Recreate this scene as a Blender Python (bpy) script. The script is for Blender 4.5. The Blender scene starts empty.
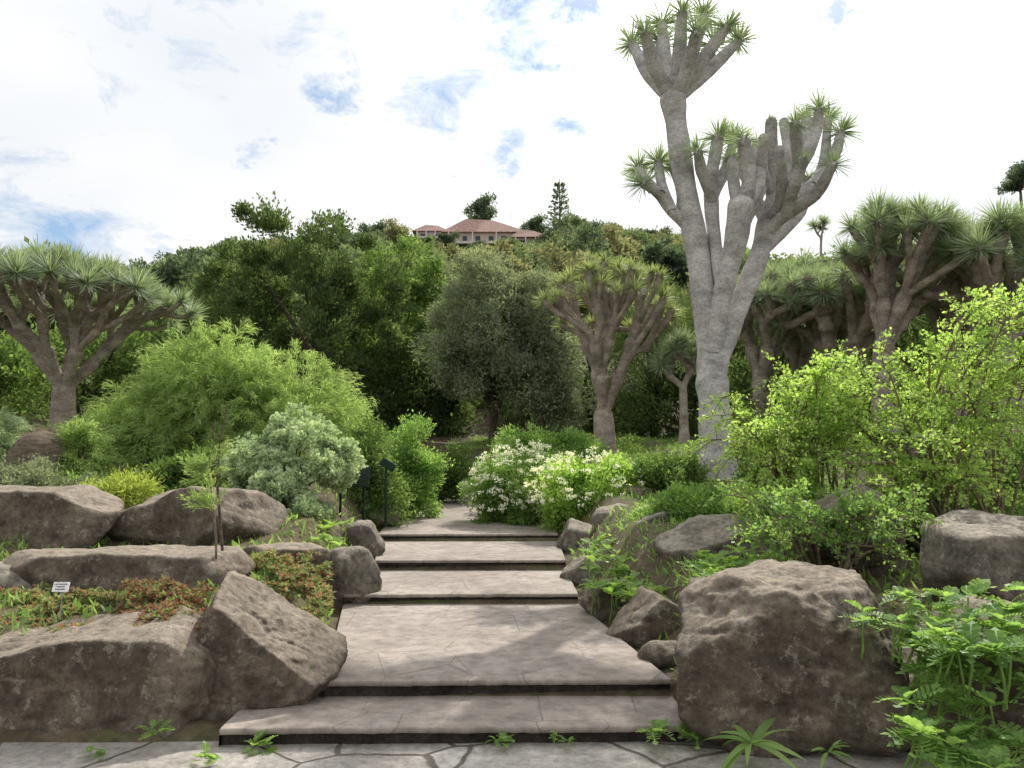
import bpy, bmesh, math, random
import numpy as np
from mathutils import Vector, noise as mnoise, Matrix, Quaternion
rng = np.random.default_rng(11); random.seed(5)
SC = bpy.context.scene; COL = SC.collection
F = 740.0; PITCH = math.radians(6.25); CH = 1.6
cP, sP = math.cos(PITCH), math.sin(PITCH)
def P(px, py, Y):
    a = (px-512)/F; b = (384-py)/F
    d = np.array([a, cP-b*sP, sP+b*cP]); t = Y/d[1]
    return np.array([d[0]*t, Y, CH+d[2]*t])
def proj(p):
    x, y, z = p[0], p[1], p[2]-CH
    f = y*cP+z*sP; v = -y*sP+z*cP
    return 512+F*x/f, 384-F*v/f
def unit(v): 
    v = np.asarray(v, float); return v/(np.linalg.norm(v, axis=-1, keepdims=True)+1e-9)
def rdir(n): return unit(rng.normal(size=(n, 3)))
# ------------------------------------------------------------------ meshes
class MB:
    def __init__(s): s.V = []; s.F = []; s.n = 0
    def add(s, V, Fs, mi=0):
        V = np.asarray(V, float).reshape(-1, 3)
        s.V.append(V)
        for f in (Fs if isinstance(Fs, list) else [Fs]): s.F.append((np.asarray(f, int)+s.n, mi))
        s.n += len(V)
    def mesh(s, name, mats, loc=(0, 0, 0), smooth=True):
        V = np.concatenate(s.V) - np.asarray(loc, float)
        me = bpy.data.meshes.new(name)
        me.vertices.add(len(V)); me.vertices.foreach_set('co', V.astype(np.float32).ravel())
        L = np.concatenate([f.ravel() for f, _ in s.F])
        tot = np.concatenate([np.full(len(f), f.shape[1]) for f, _ in s.F])
        mi = np.concatenate([np.full(len(f), m) for f, m in s.F])
        st = np.concatenate([[0], np.cumsum(tot)[:-1]])
        me.loops.add(len(L)); me.loops.foreach_set('vertex_index', L.astype(np.int32))
        me.polygons.add(len(tot)); me.polygons.foreach_set('loop_start', st.astype(np.int32))
        try: me.polygons.foreach_set('loop_total', tot.astype(np.int32))
        except Exception: pass
        me.polygons.foreach_set('material_index', mi.astype(np.int32))
        me.polygons.foreach_set('use_smooth', np.full(len(tot), smooth))
        for m in (mats if isinstance(mats, (list, tuple)) else [mats]): me.materials.append(m)
        me.update(calc_edges=True); 
        return me
def link(name, me, parent=None, loc=None):
    o = bpy.data.objects.new(name, me); COL.objects.link(o)
    if parent: o.parent = parent
    if loc is not None: o.location = loc
    return o
def tag(o, label=None, cat=None, group=None, kind=None):
    if label: o['label'] = label
    if cat: o['category'] = cat
    if group: o['group'] = group
    if kind: o['kind'] = kind
    return o
def thing(name, label, cat, loc, group=None):
    o = bpy.data.objects.new(name, None); COL.objects.link(o); o.location = [float(c) for c in loc]
    o.empty_display_size = .2
    return tag(o, label, cat, group)
def part(name, mb, mats, t, smooth=True, par=None):
    return link(name, mb.mesh(name, mats, loc=t.location, smooth=smooth), par or t)
def solo(name, mb, mats, label, cat, base, group=None, smooth=True):
    o = link(name, mb.mesh(name, mats, loc=base, smooth=smooth), None, [float(c) for c in base]); return tag(o, label, cat, group)
# ------------------------------------------------------------------ materials
def newmat(name):
    m = bpy.data.materials.new(name); m.use_nodes = True; nt = m.node_tree; nt.nodes.clear(); return m, nt
def nd(nt, typ, **kw):
    n = nt.nodes.new(typ)
    for k, v in kw.items():
        if k in n.inputs: n.inputs[k].default_value = v
        else: setattr(n, k, v)
    return n
def ramp(nt, stops, src):
    r = nt.nodes.new('ShaderNodeValToRGB'); e = r.color_ramp.elements
    while len(e) < len(stops): e.new(.5)
    for i, (p, c) in enumerate(stops):
        e[i].position = p; e[i].color = (c[0], c[1], c[2], 1) if hasattr(c, '__len__') else (c, c, c, 1)
    nt.links.new(src, r.inputs[0]); return r
def mixc(nt, fac, a, b, mode='MIX'):
    m = nt.nodes.new('ShaderNodeMix'); m.data_type = 'RGBA'; m.blend_type = mode
    for s, v in ((m.inputs[0], fac), (m.inputs[6], a), (m.inputs[7], b)):
        if isinstance(v, bpy.types.NodeSocket): nt.links.new(v, s)
        elif hasattr(v, '__len__'): s.default_value = (v[0], v[1], v[2], 1)
        else: s.default_value = v
    return m.outputs[2]
def leafmat(name, dark, light, trans=.4, gloss=False, nscale=1.2, tint=None, tth=.62):
    m, nt = newmat(name); L = nt.links
    g = nd(nt, 'ShaderNodeNewGeometry'); tc = nd(nt, 'ShaderNodeTexCoord')
    no = nd(nt, 'ShaderNodeTexNoise', Scale=nscale, Detail=1.0); L.new(tc.outputs['Object'], no.inputs['Vector'])
    ma = nd(nt, 'ShaderNodeMath', operation='MULTIPLY_ADD'); L.new(no.outputs['Fac'], ma.inputs[0]); ma.inputs[1].default_value = 1.5; ma.inputs[2].default_value = -.5
    av = nd(nt, 'ShaderNodeMath', operation='ADD'); L.new(ma.outputs[0], av.inputs[0])
    h = nd(nt, 'ShaderNodeMath', operation='MULTIPLY'); L.new(g.outputs['Random Per Island'], h.inputs[0]); h.inputs[1].default_value = .55
    L.new(h.outputs[0], av.inputs[1]); av.use_clamp = True
    c = mixc(nt, av.outputs[0], dark, light)
    if tint is not None:
        r = ramp(nt, [(tth, 0.0), (tth+.04, 1.0)], g.outputs['Random Per Island']); c = mixc(nt, r.outputs[0], c, tint)
    if gloss:
        pb = nd(nt, 'ShaderNodeBsdfPrincipled', Roughness=.5); L.new(c, pb.inputs['Base Color']); pb.inputs['Specular IOR Level'].default_value = .25
    else:
        pb = nd(nt, 'ShaderNodeBsdfDiffuse'); L.new(c, pb.inputs['Color'])
    tr = nd(nt, 'ShaderNodeBsdfTranslucent')
    tcol = mixc(nt, 1.0, c, (1.6, 1.6, .9), 'MULTIPLY'); L.new(tcol, tr.inputs['Color'])
    mx = nd(nt, 'ShaderNodeMixShader'); mx.inputs[0].default_value = trans
    L.new(pb.outputs[0], mx.inputs[1]); L.new(tr.outputs[0], mx.inputs[2])
    o = nd(nt, 'ShaderNodeOutputMaterial'); L.new(mx.outputs[0], o.inputs[0]); return m
def stonemat(name, cols, scale=3.0, bump=.5, joints=None, rough=.9, stretch=None, lichen=0.0, sunlit_topcol=None, hc=.35, contrast=1.0):
    m, nt = newmat(name); L = nt.links
    tc = nd(nt, 'ShaderNodeTexCoord'); vec = tc.outputs['Object']
    if stretch:
        mp = nd(nt, 'ShaderNodeMapping'); mp.inputs['Scale'].default_value = stretch; L.new(vec, mp.inputs[0]); vec = mp.outputs[0]
    n1 = nd(nt, 'ShaderNodeTexNoise', Scale=scale, Detail=9.0, Roughness=.68); L.new(vec, n1.inputs['Vector'])
    n2 = nd(nt, 'ShaderNodeTexNoise', Scale=scale*9, Detail=6.0, Roughness=.72); L.new(vec, n2.inputs['Vector'])
    r = ramp(nt, [(.36, cols[0]), (.5, cols[1]), (.64, cols[2])], n1.outputs['Fac']); c = r.outputs[0]
    r2 = ramp(nt, [(.32, 1-.5*contrast), (.52, 1.0), (.7, 1+.4*contrast)], n2.outputs['Fac']); c = mixc(nt, 1.0, c, r2.outputs[0], 'MULTIPLY')
    if sunlit_topcol is not None:
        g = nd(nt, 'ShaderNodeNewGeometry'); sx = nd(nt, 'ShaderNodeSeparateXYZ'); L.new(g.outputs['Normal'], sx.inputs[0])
        rr = ramp(nt, [(.45, 0.0), (.95, .65)], sx.outputs[2]); c = mixc(nt, rr.outputs[0], c, mixc(nt, 1.0, sunlit_topcol, r2.outputs[0], 'MULTIPLY'))  # upward faces tinted paler: sunlight on the tops painted into the colour
    if lichen > 0:
        n4 = nd(nt, 'ShaderNodeTexNoise', Scale=scale*1.3, Detail=10.0, Roughness=.76); L.new(vec, n4.inputs['Vector'])
        r4 = ramp(nt, [(.50, 0.0), (.66, .65)], n4.outputs['Fac']); c = mixc(nt, r4.outputs[0], c, (.040, .033, .026))
        n3 = nd(nt, 'ShaderNodeTexNoise', Scale=scale*4.2, Detail=9.0, Roughness=.78); L.new(vec, n3.inputs['Vector'])
        r3 = ramp(nt, [(.555, 0.0), (.60, lichen)], n3.outputs['Fac']); c = mixc(nt, r3.outputs[0], c, (.33, .305, .25))
    hsrc = mixc(nt, hc, n1.outputs['Fac'], n2.outputs['Fac'])
    if joints:
        n5 = nd(nt, 'ShaderNodeTexNoise', Scale=3.0, Detail=4.0); L.new(vec, n5.inputs['Vector'])
        vv = mixc(nt, joints[3], vec, n5.outputs['Color'])
        vo = nd(nt, 'ShaderNodeTexVoronoi', feature='DISTANCE_TO_EDGE', Scale=joints[0]); L.new(vv, vo.inputs['Vector'])
        vo2 = nd(nt, 'ShaderNodeTexVoronoi', feature='F1', Scale=joints[0]); L.new(vv, vo2.inputs['Vector'])
        sp = nd(nt, 'ShaderNodeSeparateColor'); L.new(vo2.outputs['Color'], sp.inputs[0])
        rr = ramp(nt, [(0, joints[4]), (1, 2-joints[4])], sp.outputs[0]); c = mixc(nt, 1.0, c, rr.outputs[0], 'MULTIPLY')
        rj = ramp(nt, [(joints[1]*.5, 0.0), (joints[1], 1.0)], vo.outputs['Distance'])
        c = mixc(nt, rj.outputs[0], mixc(nt, 1.0, joints[2], r2.outputs[0], 'MULTIPLY'), c)
        hsrc = mixc(nt, joints[5], hsrc, rj.outputs[0], 'MULTIPLY')
    pb = nd(nt, 'ShaderNodeBsdfPrincipled', Roughness=rough); L.new(c, pb.inputs['Base Color']); pb.inputs['Specular IOR Level'].default_value = .2
    b = nd(nt, 'ShaderNodeBump', Strength=bump, Distance=.06); L.new(hsrc, b.inputs['Height']); L.new(b.outputs[0], pb.inputs['Normal'])
    o = nd(nt, 'ShaderNodeOutputMaterial'); L.new(pb.outputs[0], o.inputs[0]); return m
def plain(name, col, rough=.6, scale=8, var=.25):
    return stonemat(name, [tuple(x*(1-var) for x in col), col, tuple(x*(1+var) for x in col)], scale=scale, bump=.1, rough=rough)
M = {}
M['rock'] = stonemat('rock', [(.068, .053, .040), (.128, .102, .077), (.195, .158, .122)], 1.9, 1.0, lichen=.55, sunlit_topcol=(.35, .295, .23), hc=.45)
M['rock2'] = stonemat('rock_grey', [(.095, .082, .067), (.175, .152, .125), (.26, .228, .187)], 2.2, 1.0, lichen=.6, sunlit_topcol=(.39, .345, .28), hc=.45)
M['step'] = stonemat('step_stone', [(.235, .198, .168), (.285, .245, .212), (.335, .292, .256)], .9, .35, joints=(1.5, .006, (.20, .168, .145), .015, .95, .4), rough=.88, contrast=.7)
M['pave'] = stonemat('flagstone', [(.27, .245, .215), (.36, .33, .295), (.44, .41, .37)], 1.6, .8, joints=(1.15, .012, (.13, .11, .085), .08, .87, .8), rough=.85, contrast=.8)
M['riser'] = stonemat('riser_stone_shaded', [(.03, .026, .022), (.052, .044, .038), (.08, .068, .058)], 4, .8)  # step stone darkened, shade on the risers put into the colour
M['soil'] = stonemat('soil', [(.06, .045, .03), (.11, .085, .055), (.09, .11, .04)], .9, .9, rough=1)
M['dbark'] = stonemat('dragon_bark', [(.29, .275, .26), (.44, .42, .40), (.57, .55, .53)], 2.2, .7, stretch=(1, 1, 1.8), contrast=.8)
M['dbark2'] = stonemat('dragon_bark_brown', [(.19, .155, .13), (.32, .27, .23), (.45, .39, .335)], 3.0, .9, stretch=(1, 1, 1.6), contrast=.9)
M['bark'] = stonemat('bark', [(.05, .038, .028), (.10, .08, .06), (.16, .13, .10)], 5, 1.0, stretch=(2, 2, .6))
M['twig'] = stonemat('twig', [(.12, .09, .06), (.19, .15, .10), (.27, .215, .15)], 8, .5)
M['drag'] = leafmat('dragon_leaf', (.145, .195, .13), (.33, .41, .28), .38, True, 3)
M['dragy'] = leafmat('dragon_leaf_yellow', (.15, .19, .095), (.35, .40, .215), .4, True, 3)
M['dark'] = leafmat('dark_foliage', (.042, .07, .032), (.15, .21, .085), .42)
M['olive'] = leafmat('grey_olive_foliage', (.12, .145, .10), (.32, .365, .26), .38, nscale=.8)
M['mid'] = leafmat('mid_foliage', (.065, .115, .038), (.22, .315, .11), .45)
M['far'] = leafmat('hazed_foliage', (.095, .13, .083), (.235, .30, .16), .4, nscale=.25)  # distance haze mixed into the three far greens, lighter and bluer
M['far2'] = leafmat('hazed_foliage_dry', (.16, .165, .10), (.34, .335, .20), .38, nscale=.25)
M['far3'] = leafmat('hazed_foliage_dark', (.068, .10, .076), (.175, .228, .145), .4, nscale=.25)
M['feather'] = leafmat('feathery_foliage', (.165, .25, .085), (.42, .54, .24), .52)
M['bright'] = leafmat('bright_foliage', (.16, .29, .065), (.48, .62, .21), .58, True, nscale=2)
M['lush'] = leafmat('lush_foliage', (.10, .20, .055), (.32, .46, .155), .52, True, nscale=2)
M['silver'] = leafmat('silvery_foliage', (.22, .31, .175), (.58, .67, .47), .32, nscale=5)
M['yel'] = leafmat('yellowgreen_foliage', (.22, .29, .06), (.48, .53, .17), .5)
M['red'] = leafmat('reddish_succulent', (.15, .21, .085), (.40, .45, .23), .32, nscale=5, tint=(.40, .17, .14), tth=.74)
M['redder'] = leafmat('red_succulent', (.24, .11, .09), (.42, .22, .17), .32, nscale=6, tint=(.22, .30, .13), tth=.55)
M['white'] = leafmat('white_flower', (.78, .78, .68), (.88, .88, .82), .3)
M['weed'] = leafmat('weed_leaf', (.12, .23, .055), (.34, .48, .15), .48, True)
M['thatch'] = stonemat('thatch', [(.10, .075, .05), (.19, .15, .105), (.28, .23, .17)], 9, 1, stretch=(1, 1, 4))
M['wood'] = stonemat('weathered_wood', [(.08, .055, .035), (.15, .11, .075), (.21, .16, .12)], 6, .6, stretch=(.5, 3, 3))
M['green'] = plain('dark_green_paint', (.012, .03, .02), .5)
M['plate'] = plain('white_plate', (.75, .76, .76), .4, var=.04)
M['ink'] = plain('grey_ink', (.08, .08, .09), .6)
M['metal'] = plain('grey_metal', (.25, .25, .25), .4)
M['wallp'] = plain('pale_render', (.58, .53, .48), .8, 1, .1)
M['wallt'] = plain('tan_render', (.50, .40, .335), .8, 1, .1)
M['tile'] = stonemat('roof_tile', [(.27, .17, .14), (.36, .235, .195), (.44, .30, .26)], 2, .5)
M['glass'] = plain('dark_glass', (.05, .06, .07), .3, var=.1)
# ------------------------------------------------------------------ terrain
YS = [4.46, 5.02, 7.68, 9.4, 11.72]; ZS = [0, .097, .203, .302, .424, .531]
def pathz(y):
    y = np.asarray(y, float); z = np.zeros_like(y)
    for i, ys in enumerate(YS): z = np.where(y >= ys, ZS[i+1], z)
    return z + .026*np.clip(y-11.72, 0, 12)
PY = [3, 4.46, 5.01, 5.02, 7.68, 9.4, 11.72, 14, 17, 19.5, 22]
PL = [-1.68, -1.68, -1.68, -1.22, -1.70, -1.70, -2.08, -2.25, -2.5, -2.8, -3.4]
PR = [1.05, 1.05, 1.05, 1.04, .67, .67, .72, .60, .0, -.65, -1.6]
def bed(x, y):
    b = .30+.10*np.clip(y-3.5, 0, 26) + .07*np.clip(-x-2, 0, 14)*np.clip((y-5)/6, 0, 1)+.03*np.clip(x-2, 0, 10)
    b = b + .05*np.sin(x*1.7+y*.6)+.04*np.sin(y*1.9-x)
    return b
GU = [-1.2, -.7, -.5, -.4, -.2, 0, .12, .25, .4, .7, 1.2]; GV = [.5, .58, .74, .86, .94, .98, .98, .91, .80, .74, .6]
def terr(x, y):
    x = np.asarray(x, float); y = np.asarray(y, float)
    pz = pathz(y)-.06
    xl = np.interp(y, PY, PL); xr = np.interp(y, PY, PR)
    d = np.maximum(xl-x, x-xr); d = np.where(y > 22, 5, d)
    s = np.clip((d-.05)/.8, 0, 1); s = s*s*(3-2*s)
    fr = np.clip((y-4.45)/.7, 0, 1)
    s = s*fr
    z = pz*(1-s)+bed(x, y)*s
    z = np.where(y < 4.45, -.06, z)
    u = x/np.maximum(y, 5.0); g = np.interp(u, GU, GV)
    t = np.clip((y-27)/130, 0, 1); hill = 46*g*t
    hill = hill - .12*np.clip(y-157, 0, 400)
    hill = hill + t*2.2*(np.sin(x*.06+1)+np.sin(y*.09+x*.03)*.8+np.sin(x*.13-y*.05)*.6)
    return z + hill
def axis(lo, hi, c, n, k):
    t = np.linspace(-1, 1, n); 
    s = np.sinh(k*t)/math.sinh(k)
    return np.where(s < 0, c+s*(c-lo), c+s*(hi-c))
xs = axis(-450, 450, -.2, 340, 6.2); ys = axis(-300, 600, 8.5, 380, 5.8)
XX, YY = np.meshgrid(xs, ys); ZZ = terr(XX, YY)
nx, ny = len(xs), len(ys); idx = np.arange(nx*ny).reshape(ny, nx)
mb = MB(); mb.add(np.stack([XX, YY, ZZ], -1), np.stack([idx[:-1, :-1], idx[:-1, 1:], idx[1:, 1:], idx[1:, :-1]], -1).reshape(-1, 4))
tag(link('ground', mb.mesh('ground', M['soil'])), kind='structure')
# ------------------------------------------------------------------ steps and path
def fb(x, y, z=0.): return mnoise.fractal(Vector((x, y, z)), 1.0, 2.0, 4)
def slab(name, y0, y1, z, zprev, n, slope=0.0):
    xlf = lambda y: float(np.interp(y, PY, PL)); xrf = lambda y: float(np.interp(y, PY, PR))
    nx = 90; prof = [(t, 0.0) for t in np.linspace(y1-y0+.06, .02, n)]+[(0.004, -.003), (0, -.010), (0, -.034), (.03, -.038), (.035, -(z-zprev)-.05)]
    V = np.zeros((len(prof), nx, 3))
    for i, (py, pz) in enumerate(prof):
        yy = y0+max(py, .011)
        a, b = xlf(min(yy, y1-.011)), xrf(min(yy, y1-.011))
        for j in range(nx):
            t = j/(nx-1); x = a+(b-a)*t
            e = .004*fb(x*3, y0*2, 1)+.006*fb(x*12, y0, 2) if py < .05 else 0
            V[i, j] = (x, y0+py+e+.05*(t-.5), z+pz+slope*max(py, 0)+.003*fb(x*2, (y0+py)*2, 3)+(.004*fb(x*14, y0, 5) if py < .05 else 0))
    I = np.arange(len(prof)*nx).reshape(len(prof), nx)
    Fq = np.stack([I[:-1, :-1], I[:-1, 1:], I[1:, 1:], I[1:, :-1]], -1).reshape(-1, nx-1, 4)
    mb = MB(); mb.V = [V.reshape(-1, 3)]; mb.n = V.shape[0]*V.shape[1]
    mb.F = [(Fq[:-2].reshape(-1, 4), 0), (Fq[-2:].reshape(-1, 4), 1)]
    for j in (0, nx-1):
        top = V[:, j].copy(); bot = top.copy(); bot[:, 2] = zprev-.1
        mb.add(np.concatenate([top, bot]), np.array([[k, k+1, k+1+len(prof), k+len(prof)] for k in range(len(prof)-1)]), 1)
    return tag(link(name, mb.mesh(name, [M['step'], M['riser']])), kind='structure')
yb = YS+[23.5]
for i in range(5):
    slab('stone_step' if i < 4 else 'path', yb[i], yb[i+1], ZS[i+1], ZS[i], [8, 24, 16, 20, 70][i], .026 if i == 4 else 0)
mb = MB(); gx = np.linspace(-9, 9, 120); gy = np.linspace(-4, 4.55, 60); X2, Y2 = np.meshgrid(gx, gy)
Z2 = np.array([[.004*fb(x*1.3, y*1.3, 0)-.004 for x in gx] for y in gy]); I = np.arange(len(gx)*len(gy)).reshape(len(gy), len(gx))
mb.add(np.stack([X2, Y2, Z2], -1), np.stack([I[:-1, :-1], I[:-1, 1:], I[1:, 1:], I[1:, :-1]], -1).reshape(-1, 4))
tag(link('pavement', mb.mesh('pavement', M['pave'])), kind='structure')
# ------------------------------------------------------------------ boulders
def rock_mesh(dims, seed, sub=5, planes=(), rough=.2, rz=0.):
    r = np.random.default_rng(seed); bm = bmesh.new(); bmesh.ops.create_icosphere(bm, subdivisions=sub, radius=1)
    D = unit(np.array([v.co[:] for v in bm.verts])); Fc = np.array([[v.index for v in f.verts] for f in bm.faces]); bm.free()
    N = unit(r.normal(size=(13, 3))); H = r.uniform(.62, .94, 13)
    for n, h in planes: N = np.vstack([N, unit(np.array(n, float))]); H = np.append(H, h)
    o = seed*3.7
    wob = np.array([mnoise.fractal(Vector(d*1.3+o), 1., 2., 3) for d in D])
    dots = D@N.T; inv = np.maximum(dots, 0)/H; k = 90
    R = 1/np.power(np.sum(inv**k, 1)+1.0, 1/k)*(1+.05*wob)
    V = D*R[:, None]
    lo, hi = V.min(0), V.max(0); V = (V-(lo+hi)/2)/((hi-lo)/2)
    V = V*np.array(dims)/2; s = max(dims)
    Nn = unit(V/(np.array(dims)**2))
    q = 1.6/s**.5
    def f(v):
        a = mnoise.fractal(Vector(v*q*1.5+o), .65, 2.15, 8)
        b = abs(mnoise.noise(Vector((v[0]*q*1.1+o, v[1]*q*1.1+v[2], v[2]*q*2.6))))
        return .6*a-(.5*(.09-b)*5 if b < .09 else 0)
    V = V+Nn*(np.array([f(v) for v in V])*rough*min(dims))[:, None]
    if rz: c, s_ = math.cos(rz), math.sin(rz); V = V@np.array([[c, s_, 0], [-s_, c, 0], [0, 0, 1]])
    return V, Fc
def boulder(x0, y0, x1, y1, Y, label, dr=.8, seed=1, planes=(), mat='rock', group=None, sub=5, rough=.07, rz=0.):
    w = (x1-x0)/F*Y; dep = w*dr
    bot = P((x0+x1)/2, y1, Y-dep*.3); top = P((x0+x1)/2, y0, Y)
    h = max(top[2]-bot[2], .1)+.12
    V, Fc = rock_mesh((w*1.06, dep, h), seed, sub, planes, rough, rz)
    c = np.array([top[0], Y, bot[2]-.12+h/2]); V = V+c
    mb = MB(); mb.add(V, Fc)
    return solo('boulder', mb, M[mat], label, 'boulder', (c[0], c[1], bot[2]-.1), group)
boulder(-60, 487, 132, 570, 8.2, 'brown flat-topped boulder at the far left edge beside the grey-green shrub', .7, 3, [((0, 0, 1), .6), ((0, -1, .1), .6)])
boulder(124, 484, 282, 560, 8.6, 'rounded brown boulder with a slanted right shoulder behind the sapling', .8, 4, [((.9, -.3, .4), .62), ((-.6, -.2, .7), .65), ((0, 0, 1), .8), ((0, -1, 0), .6)])
boulder(25, 549, 245, 620, 6.6, 'long low boulder lying behind the white plant label', .55, 5, [((0, 0, 1), .55), ((0, -1, .2), .6)])
boulder(-60, 560, 60, 625, 6.4, 'small grey boulder cut by the left edge above the red succulents', .8, 6, mat='rock2')
boulder(160, 574, 336, 748, 5.2, 'largest left boulder, a dark peaked wedge standing against the first steps', .78, 21, [((.62, -.12, .62), .38), ((-.9, -.25, .36), .46), ((.1, -1, .12), .46), ((0, 0, 1), .85)], sub=6)
boulder(-90, 612, 222, 775, 5.05, 'broad dark boulder filling the lower left corner', .5, 9, [((-.28, -.1, .95), .46), ((0, -1, .08), .46), ((.1, -.7, .75), .74)], sub=6)
boulder(318, 545, 382, 603, 7.9, 'tan blocky boulder at the left end of the third step', .9, 10, mat='rock2', sub=4)
boulder(345, 520, 384, 556, 9.9, 'small pale boulder at the left end of the fourth step', .9, 12, mat='rock2', sub=4)
boulder(352, 503, 402, 524, 13.0, 'low stone on the left edge of the upper path under the sign', .8, 13, mat='rock2', sub=4)
boulder(272, 518, 340, 545, 9.8, 'low brown stone between the silvery bush and the tan blocky boulder', .8, 14, sub=4)
boulder(238, 545, 330, 588, 7.6, 'half buried flat stone among red succulents left of the landing', .7, 15, [((0, 0, 1), .5)], sub=4)
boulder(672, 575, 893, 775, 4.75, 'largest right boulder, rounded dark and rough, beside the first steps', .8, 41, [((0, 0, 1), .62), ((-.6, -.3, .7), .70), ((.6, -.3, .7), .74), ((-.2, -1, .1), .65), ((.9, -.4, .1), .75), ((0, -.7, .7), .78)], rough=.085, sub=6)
boulder(603, 588, 704, 660, 6.4, 'dark wedge boulder just behind the largest right boulder', .9, 17, [((-.7, -.2, .6), .55), ((0, -1, .1), .6)], sub=5)
boulder(582, 576, 634, 622, 7.3, 'small dark boulder at the right end of the third step', .9, 18, sub=4)
boulder(655, 514, 765, 600, 7.6, 'pale angular boulder surrounded by lobed green leaves right of the path', .8, 19, [((-.3, -.3, .9), .6), ((0, -1, 0), .6)], mat='rock2')
boulder(775, 485, 900, 610, 6.6, 'tall dark boulder half hidden under the bright green shrub', .8, 20, [((-.4, -.3, .8), .65)])
boulder(915, 514, 1080, 620, 5.6, 'mottled grey boulder at the right edge above the lobed leaved plant', .8, 22, [((0, -.2, 1), .6), ((0, -1, 0), .6)], mat='rock2')
boulder(880, 600, 1100, 800, 4.5, 'dark boulder in the lower right corner behind the lobed leaved plant', .8, 23, sub=4)
boulder(562, 556, 610, 588, 8.7, 'flat stone at the right end of the fourth step', .9, 24, mat='rock2', sub=4)
boulder(556, 518, 606, 548, 10.9, 'rounded pale stone at the right end of the fifth step', .9, 25, mat='rock2', sub=4)
boulder(592, 505, 650, 542, 10.6, 'pale blocky stone right of the rounded stone by the fifth step', .8, 26, mat='rock2', sub=4)
boulder(620, 512, 684, 556, 9.3, 'grey slab stone leaning behind the lobed leaves right of the steps', .7, 27, [((-.4, 0, .9), .5)], mat='rock2', sub=4)
boulder(533, 508, 570, 527, 13.2, 'little stone under the white flowering shrub, nearer one', .9, 28, mat='rock2', sub=4)
boulder(508, 500, 540, 516, 15.5, 'little stone under the white flowering shrub, farther one', .9, 29, mat='rock2', sub=4)
boulder(450, 488, 486, 505, 19.6, 'dark stone at the far end of the path', .8, 30, sub=4)
boulder(600, 482, 662, 512, 12.2, 'brown stone below the yellow-green shrub near the middle dragon tree', .8, 31, sub=4)
boulder(640, 640, 690, 668, 5.6, 'small stone wedged under the dark wedge boulder beside the landing', .8, 33, sub=4)
# ------------------------------------------------------------------ foliage
TD = (np.array([[0, 0, 0], [.5, .5, 0.04], [1, 0, 0], [.5, -.5, .04]]), [np.array([[0, 1, 2, 3]])])
def lobed():
    V = []; Fq = []
    def q(*p):
        b = len(V); V.extend(p); Fq.append([b, b+1, b+2, b+3])
    z = lambda u: -.35*u*u
    us = [0, .2, .4, .6, .8, 1.0]
    for a, b in zip(us[:-1], us[1:]): q((a, -.06, z(a)), (b, -.05, z(b)), (b, .05, z(b)), (a, .06, z(a)))
    for u, w in ((.12, .28), (.28, .42), (.45, .52), (.62, .5), (.78, .4)):
        for s in (1, -1): q((u-.05, s*.04, z(u)), (u+.02, s*w, z(u)+.06), (u+.13, s*w*.9, z(u)+.05), (u+.10, s*.04, z(u)))
    q((.86, 0, z(.86)), (.95, .26, z(.95)), (1.15, 0, z(1.1)), (.95, -.26, z(.95)))
    return (np.array(V, float), [np.array(Fq)])
TL = lobed()
def strap(n=5, droop=.5, fold=.03):
    V = []; Fq = []
    for i in range(n+1):
        u = i/n; w = .5*math.sin(math.pi*min(1, (u*.85+.15)))**.7 if i < n else .02
        V += [(u, -w, -droop*u*u+fold*w), (u, 0, -droop*u*u), (u, w, -droop*u*u+fold*w)]
    for i in range(n):
        b = i*3; Fq += [[b, b+1, b+4, b+3], [b+1, b+2, b+5, b+4]]
    return (np.array(V, float), [np.array(Fq)])
TS = strap(7, .5, .05); TB = strap(2, .15, .2)
def place(mb, T, C, U, N, L, W, mi=0):
    C, U = np.atleast_2d(C), unit(np.atleast_2d(U)); n = len(C)
    S = unit(np.cross(N, U)); N2 = np.cross(U, S)
    L = np.broadcast_to(L, (n,))[:, None, None]; W = np.broadcast_to(W, (n,))[:, None, None]
    t = T[0]; V = C[:, None]+U[:, None]*t[None, :, 0:1]*L+S[:, None]*t[None, :, 1:2]*W+N2[:, None]*t[None, :, 2:3]*L
    fs = [(f[None]+(np.arange(n)*len(t))[:, None, None]).reshape(-1, f.shape[1]) for f in T[1]]
    mb.add(V.reshape(-1, 3), fs, mi)
def tube(mb, pts, rad, ns=10, mi=0, cap=True, wob=.0):
    pts = np.array(pts, float); rad = np.array(rad, float)
    if cap:
        d = unit(pts[-1]-pts[-2]); r = rad[-1]
        pts = np.vstack([pts, pts[-1]+d*r*.45, pts[-1]+d*r*.75, pts[-1]+d*r*.9]); rad = np.append(rad, [r*.85, r*.5, r*.02])
    T = np.gradient(pts, axis=0); T = unit(T); ref = np.array([0.3, 1, 0.1]); 
    A = unit(np.cross(T, ref)); B = np.cross(T, A); a = np.linspace(0, 2*np.pi, ns, endpoint=False)
    rr = rad[:, None]*np.ones((1, ns))
    if wob: rr = rr*(1+wob*rng.normal(size=rr.shape))
    V = pts[:, None]+A[:, None]*(np.cos(a)[None, :, None]*rr[..., None])+B[:, None]*(np.sin(a)[None, :, None]*rr[..., None])
    I = np.arange(len(pts)*ns).reshape(len(pts), ns); J = np.roll(I, -1, 1)
    mb.add(V.reshape(-1, 3), np.stack([I[:-1], J[:-1], J[1:], I[1:]], -1).reshape(-1, 4), mi)
def bez(p0, p1, p2, p3, n):
    t = np.linspace(0, 1, n)[:, None]; return (1-t)**3*p0+3*(1-t)**2*t*p1+3*(1-t)*t*t*p2+t**3*p3
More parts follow.
